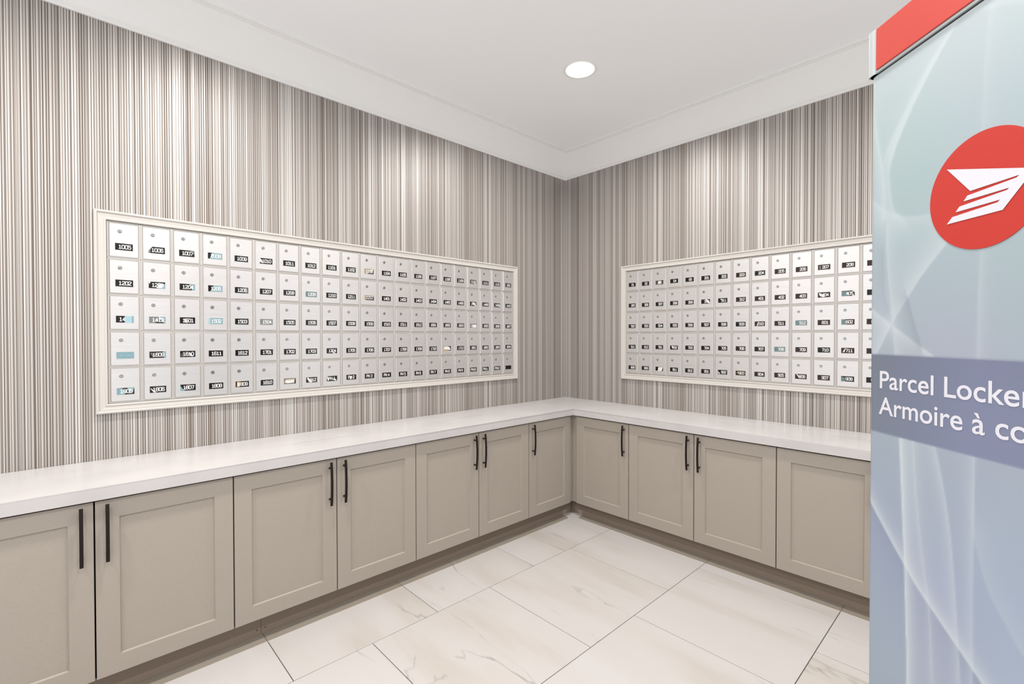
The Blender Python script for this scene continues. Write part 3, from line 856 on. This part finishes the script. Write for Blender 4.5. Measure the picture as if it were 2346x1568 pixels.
    ca.data.foreach_set('color', np.concatenate([lin.reshape(-1, 3), np.ones((nv, 1))], 1).reshape(-1).astype(np.float32))
    for p in me.polygons: p.use_smooth = True
    m = mat('printed_vinyl_wrap', (1, 1, 1, 1), 0.42, spec=0.3)
    g = N(m)
    at = g.n('ShaderNodeVertexColor'); at.layer_name = 'print'
    g.l(at.outputs['Color'], g.p.inputs['Base Color'])
    o = link('printed_panel', me, m, LK)
    o['label'] = 'pale blue vinyl wrap with white swirls and a purple-grey text band'
    return o
skin()

def rbox(name, x0, x1, y0, y1, z0, z1, r, seg=6):
    bm = bmesh.new()
    con = []
    for cx, cy, a0 in ((x0 + r, y0 + r, math.pi), (x1 - r, y0 + r, 1.5 * math.pi), (x1 - r, y1 - r, 0), (x0 + r, y1 - r, .5 * math.pi)):
        for i in range(seg + 1):
            a = a0 + math.pi / 2 * i / seg
            con.append((cx + r * math.cos(a), cy + r * math.sin(a)))
    A = [bm.verts.new((x, y, z0)) for x, y in con]; B = [bm.verts.new((x, y, z1)) for x, y in con]
    n = len(con)
    for i in range(n): bm.faces.new((A[i], A[(i + 1) % n], B[(i + 1) % n], B[i]))
    bm.faces.new(A); bm.faces.new(B)
    return mesh_of(name, bm)
link('body', rbox('body', -0.0041, LWID - 0.0004, 0.0006, LDEP, 0.10, 2.0757, RC), m_body, LK)
link('plinth', rbox('plinth', 0.02, LWID - 0.02, 0.03, LDEP - 0.03, 0.0, 0.10, RC), m_gap, LK)
link('shadow_gap', rbox('shadow_gap', -0.0035, LWID - 0.001, 0.001, LDEP - 0.001, 2.0757, 2.0785, RC), m_gap, LK)  # black slab painted in for the shade between body and header
hd = link('header', rbox('header', -0.0095, LWID + 0.006, -0.0040, LDEP + 0.004, 2.0785, 2.1675, 0.014), m_post, LK)
link('header_panel', box_mesh('header_panel', 0.0165, LWID - 0.0165, -0.0064, -0.0030, 2.0842, 2.1690, 0.0008), m_red, hd)
for xa in (-0.0095, LWID - 0.010):
    link('header_post', rbox('header_post', xa, xa + 0.0245, -0.0075 + 0.002, 0.022, 2.0785, 2.1718, 0.009), m_post, hd)
# emblem
LU, LZ, LR = 0.2360, 1.7680, 0.0958
bm = bmesh.new()
seg = 96
ring = [bm.verts.new((LU + LR * math.cos(2 * math.pi * i / seg), -0.0009, LZ + LR * math.sin(2 * math.pi * i / seg))) for i in range(seg)]
ring2 = [bm.verts.new((v.co.x, 0.0002, v.co.z)) for v in ring]
bm.faces.new(ring)
for i in range(seg): bm.faces.new((ring[i], ring[(i + 1) % seg], ring2[(i + 1) % seg], ring2[i]))
disc = link('emblem_disc', mesh_of('emblem_disc', bm), m_redlogo, LK)
disc['label'] = 'red round emblem'
wing = [(.1734, 1.8224), (.3135, 1.7762), (.2681, 1.7263), (.1743, 1.7256), (.1845, 1.736), (.26, 1.7404), (.2641, 1.7435), (.1903, 1.7427),
        (.1972, 1.7508), (.2742, 1.7555), (.2775, 1.758), (.2044, 1.7577), (.211, 1.7655), (.2878, 1.7702), (.2917, 1.773), (.2158, 1.7718)]
bm = bmesh.new()
f = bm.faces.new([bm.verts.new((a, -0.0016, b)) for a, b in wing])
f.normal_update()
if f.normal.y > 0: f.normal_flip()
bmesh.ops.triangulate(bm, faces=bm.faces)
me = bpy.data.meshes.new('emblem_wing'); bm.to_mesh(me); bm.free()
link('emblem_wing', me, m_white, disc)
# lettering: every letter is a part of its own
def glyphs(txt):
    cu = bpy.data.curves.new('glyphs', 'FONT')
    cu.body = txt; cu.size = 1.0; cu.resolution_u = 6; cu.offset = 0.010
    to = bpy.data.objects.new('glyphs', cu); COL.objects.link(to)
    bpy.context.view_layer.update()
    ev = to.evaluated_get(bpy.context.evaluated_depsgraph_get())
    me = ev.to_mesh()
    V = [tuple(v.co) for v in me.vertices]; F = [tuple(p.vertices) for p in me.polygons]
    ev.to_mesh_clear()
    bpy.data.objects.remove(to); bpy.data.curves.remove(cu)
    return V, F
CAPH = max(v[1] for v in glyphs('L')[0])
def lettering(txt, u_left, z_base, cap, prefix, width):
    pv = glyphs(prefix)[0]
    xmin = min(v[0] for v in pv); xmax = max(v[0] for v in pv)
    sx, sz = width / (xmax - xmin), cap / CAPH
    for i, ch in enumerate(txt):
        if ch == ' ': continue
        V, F = glyphs(ch)
        off = max(v[0] for v in glyphs(txt[:i + 1])[0]) - max(v[0] for v in V)
        me = bpy.data.meshes.new('letter')
        me.from_pydata([(u_left + (x + off - xmin) * sx, -0.0005, z_base + y * sz) for x, y, z in V], [], F)
        me.update()
        link('letter', me, m_white, LK)
lettering('Parcel Locker', 0.0266, 1.4208, 0.0358, 'Parcel Locke', 0.2678)
lettering('Armoire à colis', 0.0244, 1.3668, 0.0358, 'Armoire à', 0.2186)
